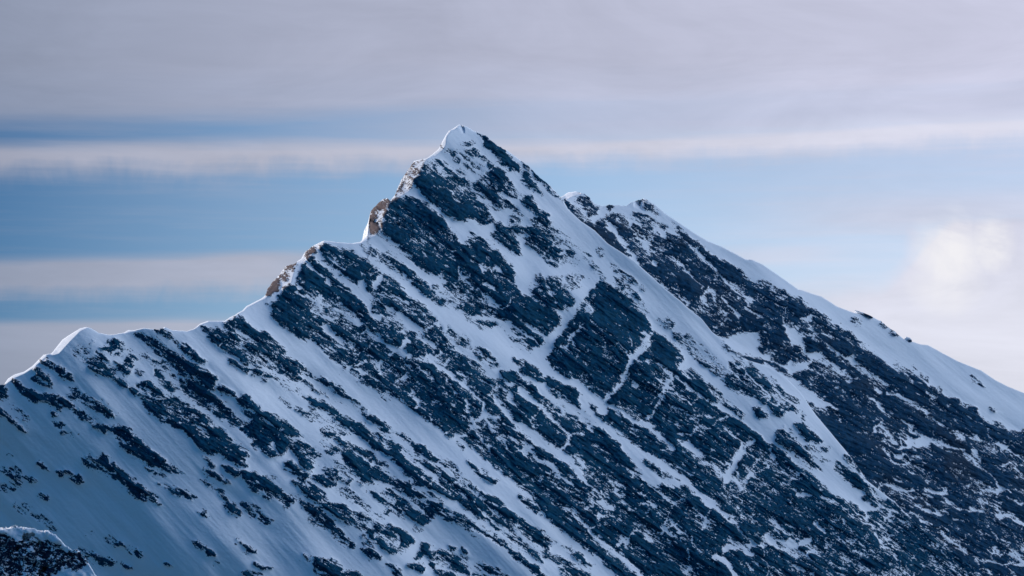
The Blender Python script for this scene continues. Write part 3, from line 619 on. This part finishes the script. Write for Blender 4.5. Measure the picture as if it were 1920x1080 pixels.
REAR = """
R n E 390,250 500,250 580,320 590,240 680,250 750,290 840,340 830,380 900,410 980,450 1010,500 1080,570 1130,620 1200,680 1280,770 1380,840 1480,920 1560,1000 1600,1060 1640,1100 1000,1200 800,1100 600,800 500,600 450,480 470,380 430,320 400,290
R s E 720,440 820,470 920,520 1000,600 1100,720 1200,820 1350,920 1450,1020 1400,1080 1160,1080 1000,920 800,760 700,640
R x E 860,650 960,680 1040,760 1090,830 1060,870 960,800
R s E 880,320 940,360 1000,420 1060,460 1110,510 1200,560 1270,610 1350,650 1420,700 1480,750 1580,750 1640,790 1700,830 1760,860 1840,880 1880,950 1860,1020 1800,1070 1750,1050 1700,1100 1600,1050 1500,930 1400,840 1310,780 1240,700 1170,630 1110,570 1040,490 960,420
R s E 80,150 130,190 200,240 260,300 300,340 330,300 360,290 380,330 350,350 420,380 460,430 450,470 500,490 560,560 600,640 500,700 300,500 150,350 60,250
R n E 170,120 240,100 280,150 310,200 310,230 270,270 250,220 210,180 170,150
R n E 400,180 430,175 450,190 410,205
R n E 680,160 730,190 780,250 740,230 700,200
R n E 615,143 660,150 640,162
L 50:24 E 400,310 450,380 520,470 580,560 620,620
L 22 E 630,430 660,450 690,480
L 26 E 690,510 680,500
L 22 E 730,600 750,630
S x E 1100,860 1150,790 1230,850 1200,880 1220,930 1150,920 1100,890
L 12 E 880,590 980,660 1060,740 1110,790
L 40 E 760,360 820,410
L 20:14 E 990,460 1100,560 1200,660 1300,770 1400,840 1480,900
L 20 E 960,880 1000,930
L 10 E 1230,850 1320,950 1400,1040
L 16 E 1440,950 1540,1020
R n E 1145,865 1185,860 1190,905 1160,925 1140,900
R n E 1215,880 1255,900 1300,990 1265,970 1225,920
R n F -40,20 0,40 90,110 160,150 200,190 260,230 350,250 340,290 270,280 240,310 200,350 150,300 90,290 110,340 170,450 190,600 130,640 60,640 0,560 -60,560
R s F 390,300 450,330 500,370 580,400 640,440 690,510 750,550 820,600 900,660 960,720 1030,700 1100,740 1180,790 1260,840 1340,890 1440,950 1550,990 1600,1050 1700,1100 1920,1240 1960,1300 1960,2300 -300,2300 -300,560 60,640 180,740 200,720 290,700 330,630 460,640 400,560 300,540 280,450 380,440 350,360
R s G 400,0 2000,0 2100,1300 400,1300
R x F 640,560 720,560 820,640 900,700 1000,800 1120,880 1250,980 1300,1050 1200,1000 1080,900 980,850 880,790 800,720 700,640
R x F 480,740 560,760 620,850 660,950 640,1000 580,900
R x J 860,700 1000,700 1120,860 1200,1000 1200,1080 1120,1050 1000,940 900,830
R s G 1500,700 1800,800 1900,950 1700,950 1550,850
R n F 210,400 260,410 330,400 340,440 270,440
R s F 260,470 330,460 380,520 350,550 290,540
S x F 90,290 150,300 200,360 260,290 350,290 340,360 370,430 390,480 300,440 210,440 180,480 110,350
L 36:14 F 190,520 220,600 300,600 380,620 450,645
L 26 F 200,640 180,700
R n F 220,400 340,400 330,430 230,420
R n F 335,255 400,290 430,420 400,520 350,480 330,330
R m F 120,310 200,380 300,420 340,370 240,330
R n F 140,520 220,520 300,620 200,640
L 14 F 450,510 550,590 640,650 720,700 800,740 880,800
L 16 F 380,560 480,660 600,740 620,790
L 16:12 F 900,860 1000,890 1080,950 1180,1020 1260,1075 1340,1140 1440,1200
S x F 560,590 650,590 690,650 630,660
L 18 F 780,920 870,1000
L 8 F 1000,700 1100,800
L 12 F 500,780 560,860
L 14 F 820,840 860,870
L 14 F 1190,860 1250,910
S x F -40,640 0,660 100,720 200,780 300,840 400,910 550,1000 450,980 350,960 250,930 150,860 60,760 -40,760
L 14 J 1490,750 1570,830 1640,880
L 8 J 1260,830 1330,770 1380,850 1450,920
S x J 1570,930 1640,860 1720,900 1700,940 1600,950
L 12 J 1720,910 1800,940 1920,980
L 8 J 920,450 1000,470 1040,530
L 10 J 1160,370 1300,440 1370,490
L 14 G 860,0 960,80
L 10 G 1000,10 1090,60
S x G 1090,60 1170,40 1240,60 1200,110 1100,100
L 14 G 1240,70 1350,100 1450,140 1520,200 1600,260 1680,330 1730,400 1810,450
L 16 G 1530,130 1600,210
L 20 G 1670,450 1760,440
L 12 G 1800,490 1900,550
L 12 G 1310,500 1400,570 1500,590 1610,590
L 14 G 940,430 1000,450 1080,440
L 8 G 900,390 950,430
L 26 G 1180,430 1250,450 1340,450
L 14 G 1170,470 1230,490
L 24 G 940,340 1000,370
L 8 G 1110,550 1180,580 1220,600
L 20 G 1110,640 1200,680
L 8 G 1060,590 1240,690
L 12 G 1300,750 1380,820 1450,880 1500,920
L 8 G 1320,790 1400,850
L 16 G 1550,930 1620,970 1780,990 1900,990
L 12 G 1550,950 1600,1020 1690,1070
L 7 G 1780,1000 1850,1070
L 20 G 1330,1000 1420,1010 1460,1050
L 8 G 1420,960 1520,1070
L 12 G 1770,260 1820,230 1880,290
L 12 G 1740,640 1840,620
L 8 G 1650,540 1740,550
L 10 G 1380,650 1470,660
L 10 G 960,180 1000,190
L 10 G 1180,370 1200,380
L 12 G 1190,520 1220,550
L 8 G 1450,20 1420,50
L 8 G 1380,10 1470,60
L 8 G 870,120 950,250
R m F 640,320 690,350 670,350
R m F 1150,740 1190,760 1200,780
R s F 676,243 776,290 765,298 672,255
R m F 1070,670 1105,695
R m F 1525,738 1560,772 1540,765
R m F 1580,795 1602,802
R m F 1675,980 1710,1002
R m F 866,346 892,362 895,375
R m F 920,395 962,432 940,420
R m F 960,640 1060,700 1100,750 1000,700
R n E 1000,440 1040,460 1080,510 1040,480
"""

# ------------------------------------------------------------------ skylines
def line(s): return np.array([[float(a) for a in q.split(',')] for q in s.split()])
SKY_MAIN = line("""-900,1180 -400,960 -150,830 -40,748 0,722 7,721 15,710 27,702 45,697 60,687 72,675 82,665 97,662 105,652 117,637 135,625 150,616
162,613 172,616 185,624 207,628 232,624 240,619 252,619 270,615 285,617 297,617 310,613 322,619 350,621 365,616 375,607 390,602 420,602
437,592 455,582 462,574 490,560 497,554 502,540 515,525 525,515 535,500 550,495 565,485 570,475 585,462 607,451 630,454 660,456 675,454
689,441 691,418 695,397 705,385 717,374 727,371 731,376 740,367 747,350 757,330 767,315 777,302 790,299 800,297 810,290 822,280 828,268 835,255
841,246 850,241 860,234 875,237 887,245 892,247 905,251 917,259 935,275 950,281 975,300 992,312 1012,332 1030,347 1055,374 1065,392 1090,415
1115,432 1140,457 1170,476 1190,490 1215,512 1245,540 1277,565 1290,577 1315,597 1335,622 1352,635 1385,665 1402,675 1425,682 1445,690 1470,705
1500,735 1530,778 1560,814 1590,850 1627,902 1670,935 1715,977 1760,1012 1820,1060 1920,1150 2300,1400 2900,1800""")
SKY_REAR = line("""600,560 850,420 1000,380 1040,374 1055,368 1065,361 1080,359 1097,364 1107,372 1115,382 1130,387 1140,385 1155,385 1175,386 1182,380
1195,376 1207,371 1215,375 1230,385 1247,400 1277,420 1302,437 1327,452 1352,462 1377,475 1397,486 1410,487 1430,496 1465,520 1497,543 1500,543
1520,550 1540,556 1570,575 1602,587 1635,594 1652,603 1677,622 1695,636 1712,641 1727,646 1740,647 1765,661 1795,677
1840,695 1865,712 1890,725 1920,737 2100,830 2400,980 2900,1260""")

# sunlit flanks beyond the arete: (inner arete line, outer points closing the polygon), tile coordinates
FLANKS = [
 ('A', "30,572 100,518 180,482 250,438 300,392 345,352", "330,320 200,430 60,500 20,540", 1.6),
 ('A', "395,345 440,332 470,300 520,245 560,205 600,165 655,140", "640,110 500,160 400,280 370,330", 1.6),
 ('A', "925,185 975,170 1020,162", "1000,140 950,140 920,170", 1.4),
 ('A', "1220,148 1240,142", "1240,125 1225,130", 1.4),
 ('A', "1470,142 1500,118 1560,98", "1560,75 1480,110", 1.4),
 ('A', "1670,100 1750,58 1830,12", "1830,-10 1740,30 1660,80", 1.4),
 ('C', "55,705 95,668 200,612 300,568 380,515 425,480 440,420 462,350 520,325 580,272 640,215 672,172", "670,150 500,230 360,330 200,500 60,660", 1.7),
 ('C', "885,192 945,186 1000,150 1050,132 1085,100 1115,50", "1000,0 980,100 880,170", 1.7),
 ('D', "92,930 140,885 152,800 182,740 202,675 250,660 300,625 340,600 372,560 380,500 412,480 440,425 482,352", "480,330 350,340 230,500 100,600 20,700 20,900", 1.7),
 ('D', "482,352 540,336 592,292 622,252 632,182 660,150", "640,120 560,180 480,300", 1.7),
 ('D', "672,148 715,118 728,125 745,160 765,166", "760,120 720,70 660,110", 1.5),
 ('E', "50,140 85,142 140,112 200,100", "160,50 60,70 40,120", 2.4),
 ('E', "592,195 640,218 665,216 664,165 700,150", "670,110 600,130", 1.5),
 ('F', "1020,462 1050,468 1065,455", "1050,430 1020,440", 1.4),
 ('F', "645,270 672,262", "680,235 650,235", 1.4),
 ('E', "1425,590 1470,596", "1450,570 1425,575", 1.4),
]
def flank_field(wx, wy):
    F = np.zeros(gx.shape, np.float32)
    for tile, inn, out, k in FLANKS:
        a = pts(tile, inn.split()); b = pts(tile, out.split()); p = np.vstack([a, b])
        x0 = int(max(p[:, 0].min()-8-GX0, 0)); x1 = int(p[:, 0].max()+8-GX0); y0 = int(p[:, 1].min()-8-GY0); y1 = int(p[:, 1].max()+8-GY0)
        sl = (slice(y0, y1), slice(x0, x1)); x = wx[sl]; y = wy[sl]
        d = np.full(x.shape, 1e9, np.float32)
        for i in range(len(a)-1): d = np.minimum(d, segd(x, y, a[i], a[i+1]))
        F[sl] = np.maximum(F[sl], np.where(inside(x, y, p), k*d, 0))
    return F

def blur(a, r):
    for _ in range(3):
        for ax in (0, 1):
            p = np.pad(a, [(r+1, r) if i == ax else (0, 0) for i in (0, 1)], mode='edge')
            cs = np.cumsum(p, axis=ax, dtype=np.float64)
            n = a.shape[ax]
            hi = np.take(cs, np.arange(2*r+1, 2*r+1+n), axis=ax); lo = np.take(cs, np.arange(0, n), axis=ax)
            a = ((hi-lo)/(2*r+1)).astype(np.float32)
    return a

def speckle(x, y, deg, k):
    a = fbm(*rot(x, y, deg, 15, 5), k, 2, 0.6)
    b = fbm(*rot(x, y, deg-12, 6.0, 3.2), k+3, 2, 0.6)
    b2 = fbm(x/4.2, y/3.4, k+6, 1)
    c_ = fbm(*rot(x, y, deg+8, 42, 16), k+5, 2)
    return 0.42*a + 0.34*b + 0.18*b2 + 0.30*c_

def ribs(deg, k):
    a = ridged(*rot(gx, gy, deg, 120, 24), k+4, 4, 0.6); b = ridged(*rot(gx, gy, deg-72, 110, 46), k+9, 3, 0.55)
    v = a + 0.55*b
    return (v-v.mean())/v.std()
def build_fields(survey, deg, k):
    wx = gx + 2.6*fbm(*rot(gx, gy, deg, 18, 9), k+1, 3, 0.6); wy = gy + 2.0*fbm(*rot(gx, gy, deg, 18, 9), k+4, 3, 0.6)
    f = paint(survey, wx, wy)
    N = speckle(gx, gy, deg, k)
    f = f + 0.52*N
    f = f + 0.32*np.clip(ribs(deg+1, k), -1.5, 1.0)*np.clip(f+0.9, 0, 1)       # ribs stay bare, hollows hold snow
    # thin snow-filled cracks along the bedding, and joints crossing it
    inr = np.clip(f+0.6, 0, 1)
    mod = np.clip(0.9+0.8*fbm(gx/70, gy/60, k+2, 2), 0, 1.6)
    l1 = np.abs(vn(*rot(wx, wy, deg+5, 130, 12), k+5)); l2 = np.abs(vn(*rot(wx, wy, deg-80, 60, 26), k+2)); l3 = np.abs(vn(*rot(wx, wy, deg-24, 30, 6.5), k+8))
    f = f - inr*(1.25*mod*np.clip(1-l1/0.045, 0, 1) + 0.95*mod*np.clip(1-l2/0.022, 0, 1) + 0.8*np.clip(1.3-mod, 0, 1)*np.clip(1-l3/0.05, 0, 1))
    rock = 1/(1+np.exp(-f*6))
    return f.astype(np.float32), rock.astype(np.float32)

def sample(a, px, py):
    x = np.clip(px-GX0, 0, a.shape[1]-1.001); y = np.clip(py-GY0, 0, a.shape[0]-1.001)
    xi = x.astype(int); yi = y.astype(int); fx = x-xi; fy = y-yi
    return (a[yi, xi]*(1-fx)+a[yi, xi+1]*fx)*(1-fy) + (a[yi+1, xi]*(1-fx)+a[yi+1, xi+1]*fx)*fy

flank = flank_field(gx, gy)
F_M, R_M = build_fields(MAIN, 33, 1)
F_R, R_R = build_fields(REAR, 24, 6)

RK = {2: 1, 5: 6}
def relief(f, rock, deg, k):
    """metres towards the viewer"""
    broad = blur(rock, 14)*7 + blur(rock, 3)*2.5
    fine = np.clip(f, -0.3, 0.9)*1.6
    slab = ridged(*rot(gx, gy, deg, 46, 13), k, 4, 0.62)*2.4 + ridged(gx/12, gy/9, k+2, 3, 0.6)*1.5 + ribs(deg, RK[k])*2.7
    rr = blur(rock, 1)
    snow = fbm(*rot(gx, gy, deg+10, 170, 42), k+5, 2)*2.4*(1-blur(rock, 6)) + fbm(*rot(gx, gy, deg+14, 75, 7), k+7, 3)*0.24*(1-rr) + fbm(gx/7, gy/5, k+3, 2)*0.10*(1-rr)
    big = fbm(*rot(gx, gy, deg+6, 330, 85), k+8, 2)*9
    return broad + fine + slab*rr + snow + big

REL_M = relief(F_M, R_M, 34, 2)
REL_R = relief(F_R, R_R, 25, 5)

def base_main(px, py):
    # the face looks right and up; the low left shoulder is steeper and swings round towards the valley
    d = 6000 + 0.52*(px-860) - 0.88*(py-235)
    h = (380-px)*0.9+(py-840)
    soft = 130*np.logaddexp(0, h/130.0)
    return d + soft*0.86
def base_rear(px, py):
    return 6000 + 0.52*(px-860) - 0.88*(py-235) + 150 + 0.2*(px-1200)

# ------------------------------------------------------------------ materials
def mat(name): m_ = bpy.data.materials.new(name); m_.use_nodes = True; return m_, NT(m_.node_tree)
def mountain_material(name, rockA, rockB, rust_sunlit, rust_amt, FL=1.0):
    m_, t = mat(name)
    at = t.n('ShaderNodeAttribute', attribute_name='rockiness').outputs['Fac']
    warm = t.n('ShaderNodeAttribute', attribute_name='sunlit_tint').outputs['Fac']  # warm sunlight painted into the rock colour of the sunward flanks
    co = t.n('ShaderNodeTexCoord').outputs['Object']
    # crumbly detail: bedding-parallel flakes plus grains, in metres on the mountain
    mp = t.n('ShaderNodeMapping', vector_type='TEXTURE'); t.l(co, mp.inputs[0])
    mp.inputs['Rotation'].default_value = (0, math.radians(30), 0); mp.inputs['Scale'].default_value = (FL*3.4, FL, FL*0.9)
    nf = t.noise(mp.outputs[0], 0.24, 4, 0.72)
    ng = t.noise(co, 0.42/FL, 2, 0.6)
    k = t.m('ADD', at, t.m('ADD', t.m('MULTIPLY', t.m('SUBTRACT', nf, 0.5), 4.5), t.m('MULTIPLY', t.m('SUBTRACT', ng, 0.5), 2.6)))
    k = t.step(k, -0.10, 0.10)
    nb = t.noise(co, 0.02, 5, 0.6)
    nc = t.noise(co, 0.12, 4, 0.65)
    rock = t.mix(t.step(nb, 0.35, 0.7), rockA, rockB)
    rock = t.mix(t.m('MULTIPLY', t.step(nc, 0.35, 0.75), 0.7), rock, tuple(3.0*v for v in rockA))
    nr = t.noise(co, 0.009, 4, 0.6)
    ru = t.m('MAXIMUM', t.m('MULTIPLY', t.step(nr, 0.5, 0.72), rust_amt), warm)  # noise places brown rock; warm places the painted sunlit tone
    rock = t.mix(ru, rock, rust_sunlit)
    snow = t.mix(t.noise(co, 0.015, 3, 0.5), (0.82, 0.85, 0.90), (0.90, 0.90, 0.92))
    col = t.mix(k, snow, rock)
    bump = t.n('ShaderNodeBump'); bump.inputs['Strength'].default_value = 0.7; bump.inputs['Distance'].default_value = 2.0
    h = t.m('MULTIPLY', t.noise(mp.outputs[0], 0.30, 5, 0.75), t.m('ADD', t.m('MULTIPLY', k, 0.66), 0.34))
    t.l(h, bump.inputs['Height'])
    b = t.n('ShaderNodeBsdfPrincipled')
    t.l(col, b.inputs['Base Color']); t.l(bump.outputs[0], b.inputs['Normal'])
    b.inputs['Roughness'].default_value = 0.85; b.inputs['Specular IOR Level'].default_value = 0.04
    o = t.n('ShaderNodeOutputMaterial'); t.l(b.outputs[0], o.inputs[0])
    return m_
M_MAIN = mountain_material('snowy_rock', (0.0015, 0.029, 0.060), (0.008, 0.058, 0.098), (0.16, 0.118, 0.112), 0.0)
M_REAR = mountain_material('snowy_rock_brown', (0.004, 0.027, 0.058), (0.014, 0.050, 0.090), (0.032, 0.044, 0.064), 0.6)

# ------------------------------------------------------------------ mesh from a survey grid
def grid_mesh(name, V, nr, nc, attrs, material, label, cat):
    idx = np.arange(nr*nc, dtype=np.int32).reshape(nr, nc)
    q = np.stack([idx[:-1, :-1], idx[1:, :-1], idx[1:, 1:], idx[:-1, 1:]], -1).reshape(-1, 4)
    me = bpy.data.meshes.new(name)
    me.vertices.add(len(V)); me.vertices.foreach_set('co', V.astype(np.float32).ravel())
    me.loops.add(q.size); me.loops.foreach_set('vertex_index', q.ravel())
    me.polygons.add(len(q)); me.polygons.foreach_set('loop_start', np.arange(0, q.size, 4, dtype=np.int32))
    me.polygons.foreach_set('use_smooth', np.ones(len(q), bool))
    me.update(calc_edges=True)
    for k, a in attrs.items():
        at = me.attributes.new(k, 'FLOAT', 'POINT'); at.data.foreach_set('value', a.astype(np.float32).ravel())
    me.materials.append(material)
    o = bpy.data.objects.new(name, me); C.collection.objects.link(o)
    o['kind'] = 'structure'; o['label'] = label; o['category'] = cat
    return o

def spaced(a, b, step): return np.linspace(a, b, int(round((b-a)/step))+1)

def mountain(name, sky, x_in, step, nrow, y_bot, base, f, rel, material, label, deg, left=None, right=None, warm=None):
    xs = spaced(x_in[0], x_in[1], step)
    if left is not None: xs = np.concatenate([np.linspace(left, x_in[0]-8, 60), xs])
    if right is not None: xs = np.concatenate([xs, np.linspace(x_in[1]+8, right, 60)])
    top = np.interp(xs, sky[:, 0], sky[:, 1])
    inn = ((xs > x_in[0]) & (xs < x_in[1]))
    top = top + inn*(1.0*fbm(xs/8.0, xs*0+3.3, 4, 4, 0.7)*np.clip(sample(f, xs, top+4)+0.55, 0.12, 1))
    # rows: the face from skyline to y_bot (dense), on down to the foot (coarse)
    v = np.linspace(0, 1, nrow)
    kw = 41; tp = np.pad(top, kw, mode='edge'); S = np.convolve(tp, np.hanning(2*kw+1)/np.hanning(2*kw+1).sum(), 'valid')
    yb = np.maximum(y_bot, S+60)
    PYf = S[None, :] + (yb-S)[None, :]*v[:, None] + (top-S)[None, :]*np.exp(-v*np.minimum((yb-S)/45, 9)[:, None].T.reshape(1, -1)) if False else \
          S[None, :] + (yb-S)[None, :]*v[:, None] + (top-S)[None, :]*np.exp(-v[:, None]*np.minimum((yb-S)/55.0, 9.0)[None, :])
    low = np.linspace(0, 1, 26)[1:]
    bot = PYf[-1]
    PYl = bot[None, :] + (1900+0*bot - bot)[None, :]*low[:, None]
    PY = np.vstack([PYf, PYl]); PX = np.broadcast_to(xs[None, :], PY.shape)
    px = PX.ravel(); py = PY.ravel()
    below = (PY-top[None, :]).ravel()
    D = base(px, py) - sample(rel, px, py) + sample(flank, px, py)
    D = D + np.interp(px, [1050, 1075], [3.0, 0.8])*np.exp(-below/1.6)*(1 if name == 'mountain' else 0.7)                                # the crest rolls over
    far = np.clip((py-1110)/200, 0, 1) + np.clip((-20-px)/120, 0, 1) + np.clip((px-1960)/120, 0, 1)
    D = D + np.clip(far, 0, 1)*35*fbm(px/120, py/90, 3, 4)
    V1 = world(px, py, D)
    ff = sample(f, px, py)
    ff = np.where(far > 0.05, 0.5*speckle(px, py, deg, 4), ff)
    # far side: falls away behind the crest
    nb = 70; s = (np.linspace(0, 1, nb+1)[1:])**1.7
    crest = V1[:len(xs)]
    B = []
    for i, q in enumerate(s):
        run = 1500*q
        dz = -run*(0.78+0.12*np.sin(xs/160.0)) + np.minimum(run, 60)/60*14*fbm(xs/90, xs*0+run/70, 8, 4)*min(1, run/40)
        B.append(np.stack([crest[:, 0]-0.25*run, crest[:, 1]+run, crest[:, 2]+dz], -1))
    B = B[::-1]
    V = np.vstack([np.vstack(B), V1])
    fb = np.concatenate([np.concatenate([0.55*speckle(xs, xs*0+1500*q/2, deg, 2)-0.35 for q in s[::-1]]), ff])
    wa = np.zeros(len(V), np.float32)
    if warm is not None:
        ws = warm(px, py); wa[-len(px):] = ws
    nr = nb + PY.shape[0]
    return grid_mesh(name, V, nr, len(xs), dict(rockiness=fb, sunlit_tint=wa), material, label, 'mountain')

WARM = blur(np.where(flank > 0.15, 1.0, 0.0).astype(np.float32), 1)  # mask of the sunlit flanks, where rock is painted in warm light
main = mountain('mountain', SKY_MAIN, (-24, 1950), 1.22, 620, 1110, base_main, F_M, REL_M, M_MAIN,
    'main pyramid peak with dark slabs and diagonal snow gullies, a sharp snowy summit at the centre', 33, left=-900, right=2900,
    warm=lambda x, y: sample(WARM, x, y))
rear = mountain('mountain_ridge', SKY_REAR, (985, 1950), 1.22, 560, 1110, base_rear, F_R, REL_R, M_REAR,
    'long ridge behind the main peak on the right, smooth snow above a speckled rock wall', 24, right=2900)

# ------------------------------------------------------------------ near outcrop, bottom left
OUT = """
R n N -60,300 60,330 180,380 250,440 330,430 420,420 560,400 640,470 760,420 880,500 960,600 1060,600 1150,600 1260,640 1340,780 1260,830 1100,880 940,820 860,900 800,1000 820,1300 -60,1300
S x N 380,560 400,530 500,550 550,600 440,610
L 20 N 760,640 900,660 1000,680
L 22 N 1080,600 1140,680 1220,780
S x N 330,400 360,340 480,320 530,370 420,400 340,470
L 30:20 N 540,380 600,430 615,480 580,525
L 14 N 330,470 250,480
L 16:26 N 30,740 150,650 230,610 290,560
L 20 N 370,540 340,560
L 12 N 50,590 120,555
L 18 N 570,650 620,655
L 20 N 520,840 540,790 600,750
L 60 N 560,960 620,870 690,820
L 30 N 0,800 60,900 100,930
L 20 N 0,250 60,290 160,300
L 14 N 380,830 480,800
L 12 N 640,730 750,695
L 10 N 970,730 1020,700
L 40 N 680,940 700,1010
L 12 N 180,950 240,940
"""
fO, rO = None, None
def outcrop():
    x0, x1, y0, y1 = -120, 250, 960, 1130
    st = 0.5
    xs = spaced(x0, x1, st)
    sk = line("-120,1040 -60,1003 -20,993 0,991 19,988 40,987 50,990 70,992 87,996 105,1002 115,1013 125,1024 137,1030 150,1034 160,1046 170,1062 180,1080 192,1096 205,1106 225,1120 250,1140")
    top = np.interp(xs, sk[:, 0], sk[:, 1]) + 1.6*fbm(xs/9, xs*0, 6, 5, 0.65)
    v = np.linspace(0, 1, 300)
    PY = top[None, :] + (1160-top)[None, :]*v[:, None]
    PX = np.broadcast_to(xs[None, :], PY.shape); px = PX.ravel(); py = PY.ravel(); below = (PY-top[None, :]).ravel()
    # rock/snow survey of the outcrop at its own finer scale
    global gx, gy, GX0, GY0
    keep = (gx, gy, GX0, GY0)
    # work at 4x resolution by scaling survey space
    k = 4
    ax = np.arange(-60*k, 260*k); ay = np.arange(960*k, 1140*k)
    gx, gy = np.meshgrid(ax.astype(np.float32), ay.astype(np.float32)); GX0, GY0 = -60*k, 960*k
    ot = TILE['N']
    global pts
    opts = pts
    def pts4(tile, toks): return opts(tile, toks)*k
    pts = pts4
    wx = gx + 7*fbm(gx/22, gy/18, 2, 3, 0.6); wy = gy + 6*fbm(gx/22, gy/18, 5, 3, 0.6)
    f = paint(OUT.replace('L ', 'L ') , wx, wy, w=9.0)
    # wider streaks at this scale
    f = f - 0.35*np.clip(fbm(gx/60, gy/34, 1, 3), 0, 2) + 0.55*(0.7*fbm(gx/26, gy/16, 3, 3, 0.6)+0.5*fbm(gx/9, gy/8, 7, 2))
    rk = 1/(1+np.exp(-f*5))
    rr = blur(rk.astype(np.float32), 3)
    hump = fbm(gx/110, gy/90, 4, 3, 0.6)*1.5 + ridged(gx/60, gy/48, 3, 4, 0.6)*2.6*rr + blur((1-rk).astype(np.float32), 10)*1.5
    sxx, syy = px*k, py*k
    global FLANKS
    FLANKS = [('N', "320,500 400,425 470,395 540,385", "530,325 400,310 330,345", 0.9), ('N', "570,535 625,490 615,430 560,375", "530,395 575,440 585,480 555,520", 0.42),
              ('N', "600,960 700,900 720,800", "650,830 550,930", 0.8), ('N', "-40,270 150,242 320,232 390,250", "320,195 150,200 -40,230", 0.42),
              ('N', "470,830 530,830 590,770", "560,740 480,800", 0.42), ('N', "270,600 300,560 290,520", "260,540 250,590", 0.42)]
    hump = hump - flank_field(wx, wy)
    rel = sample(hump, sxx, syy); ff = sample(f, sxx, syy)
    gx, gy, GX0, GY0 = keep; pts = opts
    S = 2600/6000.0
    D = 2600 + S*(-0.22*(px-60) - 0.30*(py-990)) - rel*0.9 + S*3*np.exp(-below/1.5)
    V1 = world(px, py, D)
    crest = V1[:len(xs)]; B = []
    for i in range(30, 0, -1):
        run = 700*(i/30.0)**1.6
        B.append(np.stack([crest[:, 0]-0.1*run, crest[:, 1]+run, crest[:, 2]-run*0.85 + min(1, run/20)*5*fbm(xs/20, xs*0+run/20, 3, 3)], -1))
    # foot of the outcrop, running down towards the valley
    foot = V1[-len(xs):]; Fo = []
    for i in range(1, 20):
        run = 900*(i/19.0)**1.5
        Fo.append(np.stack([foot[:, 0], foot[:, 1]-run*0.8, foot[:, 2]-run + 6*fbm(xs/20, xs*0+run/20, 5, 3)*min(1, run/20)], -1))
    V = np.vstack(B+[V1]+Fo)
    n = len(xs)
    fb = np.concatenate([0.4*fbm(np.tile(xs, 30)/9, np.repeat(np.arange(30), n)/2.0, 3, 3), ff, 0.4*fbm(np.tile(xs, 19)/9, np.repeat(np.arange(19), n)/2.0, 4, 3)+0.3])
    m_ = mountain_material('near_rock', (0.010, 0.020, 0.040), (0.016, 0.030, 0.052), (0.1, 0.07, 0.06), 0.1, FL=0.45)
    return grid_mesh('rocky_outcrop', V, 30+300+19, n, dict(rockiness=fb, sunlit_tint=np.zeros(len(V))), m_,
        'dark rocky outcrop with sunlit snow caps in the lower left corner, nearer than the peak', 'outcrop')
outcrop()

# ------------------------------------------------------------------ valley floor to the horizon
me = bpy.data.meshes.new('ground'); R = 60000.0
me.from_pydata([(-R, -R, -20), (R, -R, -20), (R, R, -20), (-R, R, -20)], [], [(0, 1, 2, 3)])
g, t = mat('valley_forest')
co = t.n('ShaderNodeTexCoord').outputs['Object']
b = t.n('ShaderNodeBsdfPrincipled'); b.inputs['Roughness'].default_value = 0.95
t.l(t.mix(t.noise(co, 0.002, 5, 0.6), (0.015, 0.03, 0.035), (0.03, 0.05, 0.06)), b.inputs['Base Color'])
o = t.n('ShaderNodeOutputMaterial'); t.l(b.outputs[0], o.inputs[0])
me.materials.append(g); go = bpy.data.objects.new('ground', me); C.collection.objects.link(go)
go['kind'] = 'structure'; go['label'] = 'dark wooded valley floor far below the peak'; go['category'] = 'ground'

# ------------------------------------------------------------------ loose rocks standing on the right-hand skyline
def boulder(name, px, py, half, ang, seed, label, sharp):
    n, m_ = 28, 18
    th = np.linspace(0, 2*np.pi, n, endpoint=False); ph = np.linspace(0, np.pi, m_)
    T_, P_ = np.meshgrid(th, ph)
    x = np.cos(T_)*np.sin(P_); y = np.sin(T_)*np.sin(P_); z = np.cos(P_)
    e = sharp                                             # squared-off ellipsoid: blocky, not round
    q = (np.abs(x)**e+np.abs(y)**e+np.abs(z)**e)**(-1/e)
    k = q*(1+0.10*fbm(x*2.2+seed, z*2.2+y*1.7, seed, 3, 0.6))
    x, y, z = x*k*half[0], y*k*half[1], z*k*half[2]
    a = math.radians(ang); x, z = x*math.cos(a)+z*math.sin(a), -x*math.sin(a)+z*math.cos(a)
    V = np.stack([x, y, z], -1).reshape(-1, 3)
    F = []
    for i in range(m_-1):
        for j in range(n):
            F.append((i*n+j, (i+1)*n+j, (i+1)*n+(j+1) % n, i*n+(j+1) % n))
    me = bpy.data.meshes.new(name); me.from_pydata([tuple(v) for v in V], [], F)
    at = me.attributes.new('rockiness', 'FLOAT', 'POINT')
    at.data.foreach_set('value', np.where(V[:, 2] > half[2]*(0.75 if sharp > 4 else 0.1), -0.5, 0.6).astype(np.float32))
    me.materials.append(M_REAR)
    A1 = np.array([float(px)]); B1 = np.array([float(py)])
    d = base_rear(A1, B1) - sample(REL_R, A1, B1) + 3
    o = bpy.data.objects.new(name, me); o.location = tuple(world(A1, B1, d)[0]); C.collection.objects.link(o)
    o['label'] = label; o['category'] = 'rock'
boulder('boulder', 1702, 638.0, (7.5, 5, 5.0), 24, 3, 'small rounded boulder standing alone on the snowy skyline at the far right', 3.0)
boulder('rock_slab', 1619, 590, (17, 6, 2.6), 22, 5, 'long thin dark rock slab jutting from the snowy skyline, uphill of the rounded boulder', 6.0)
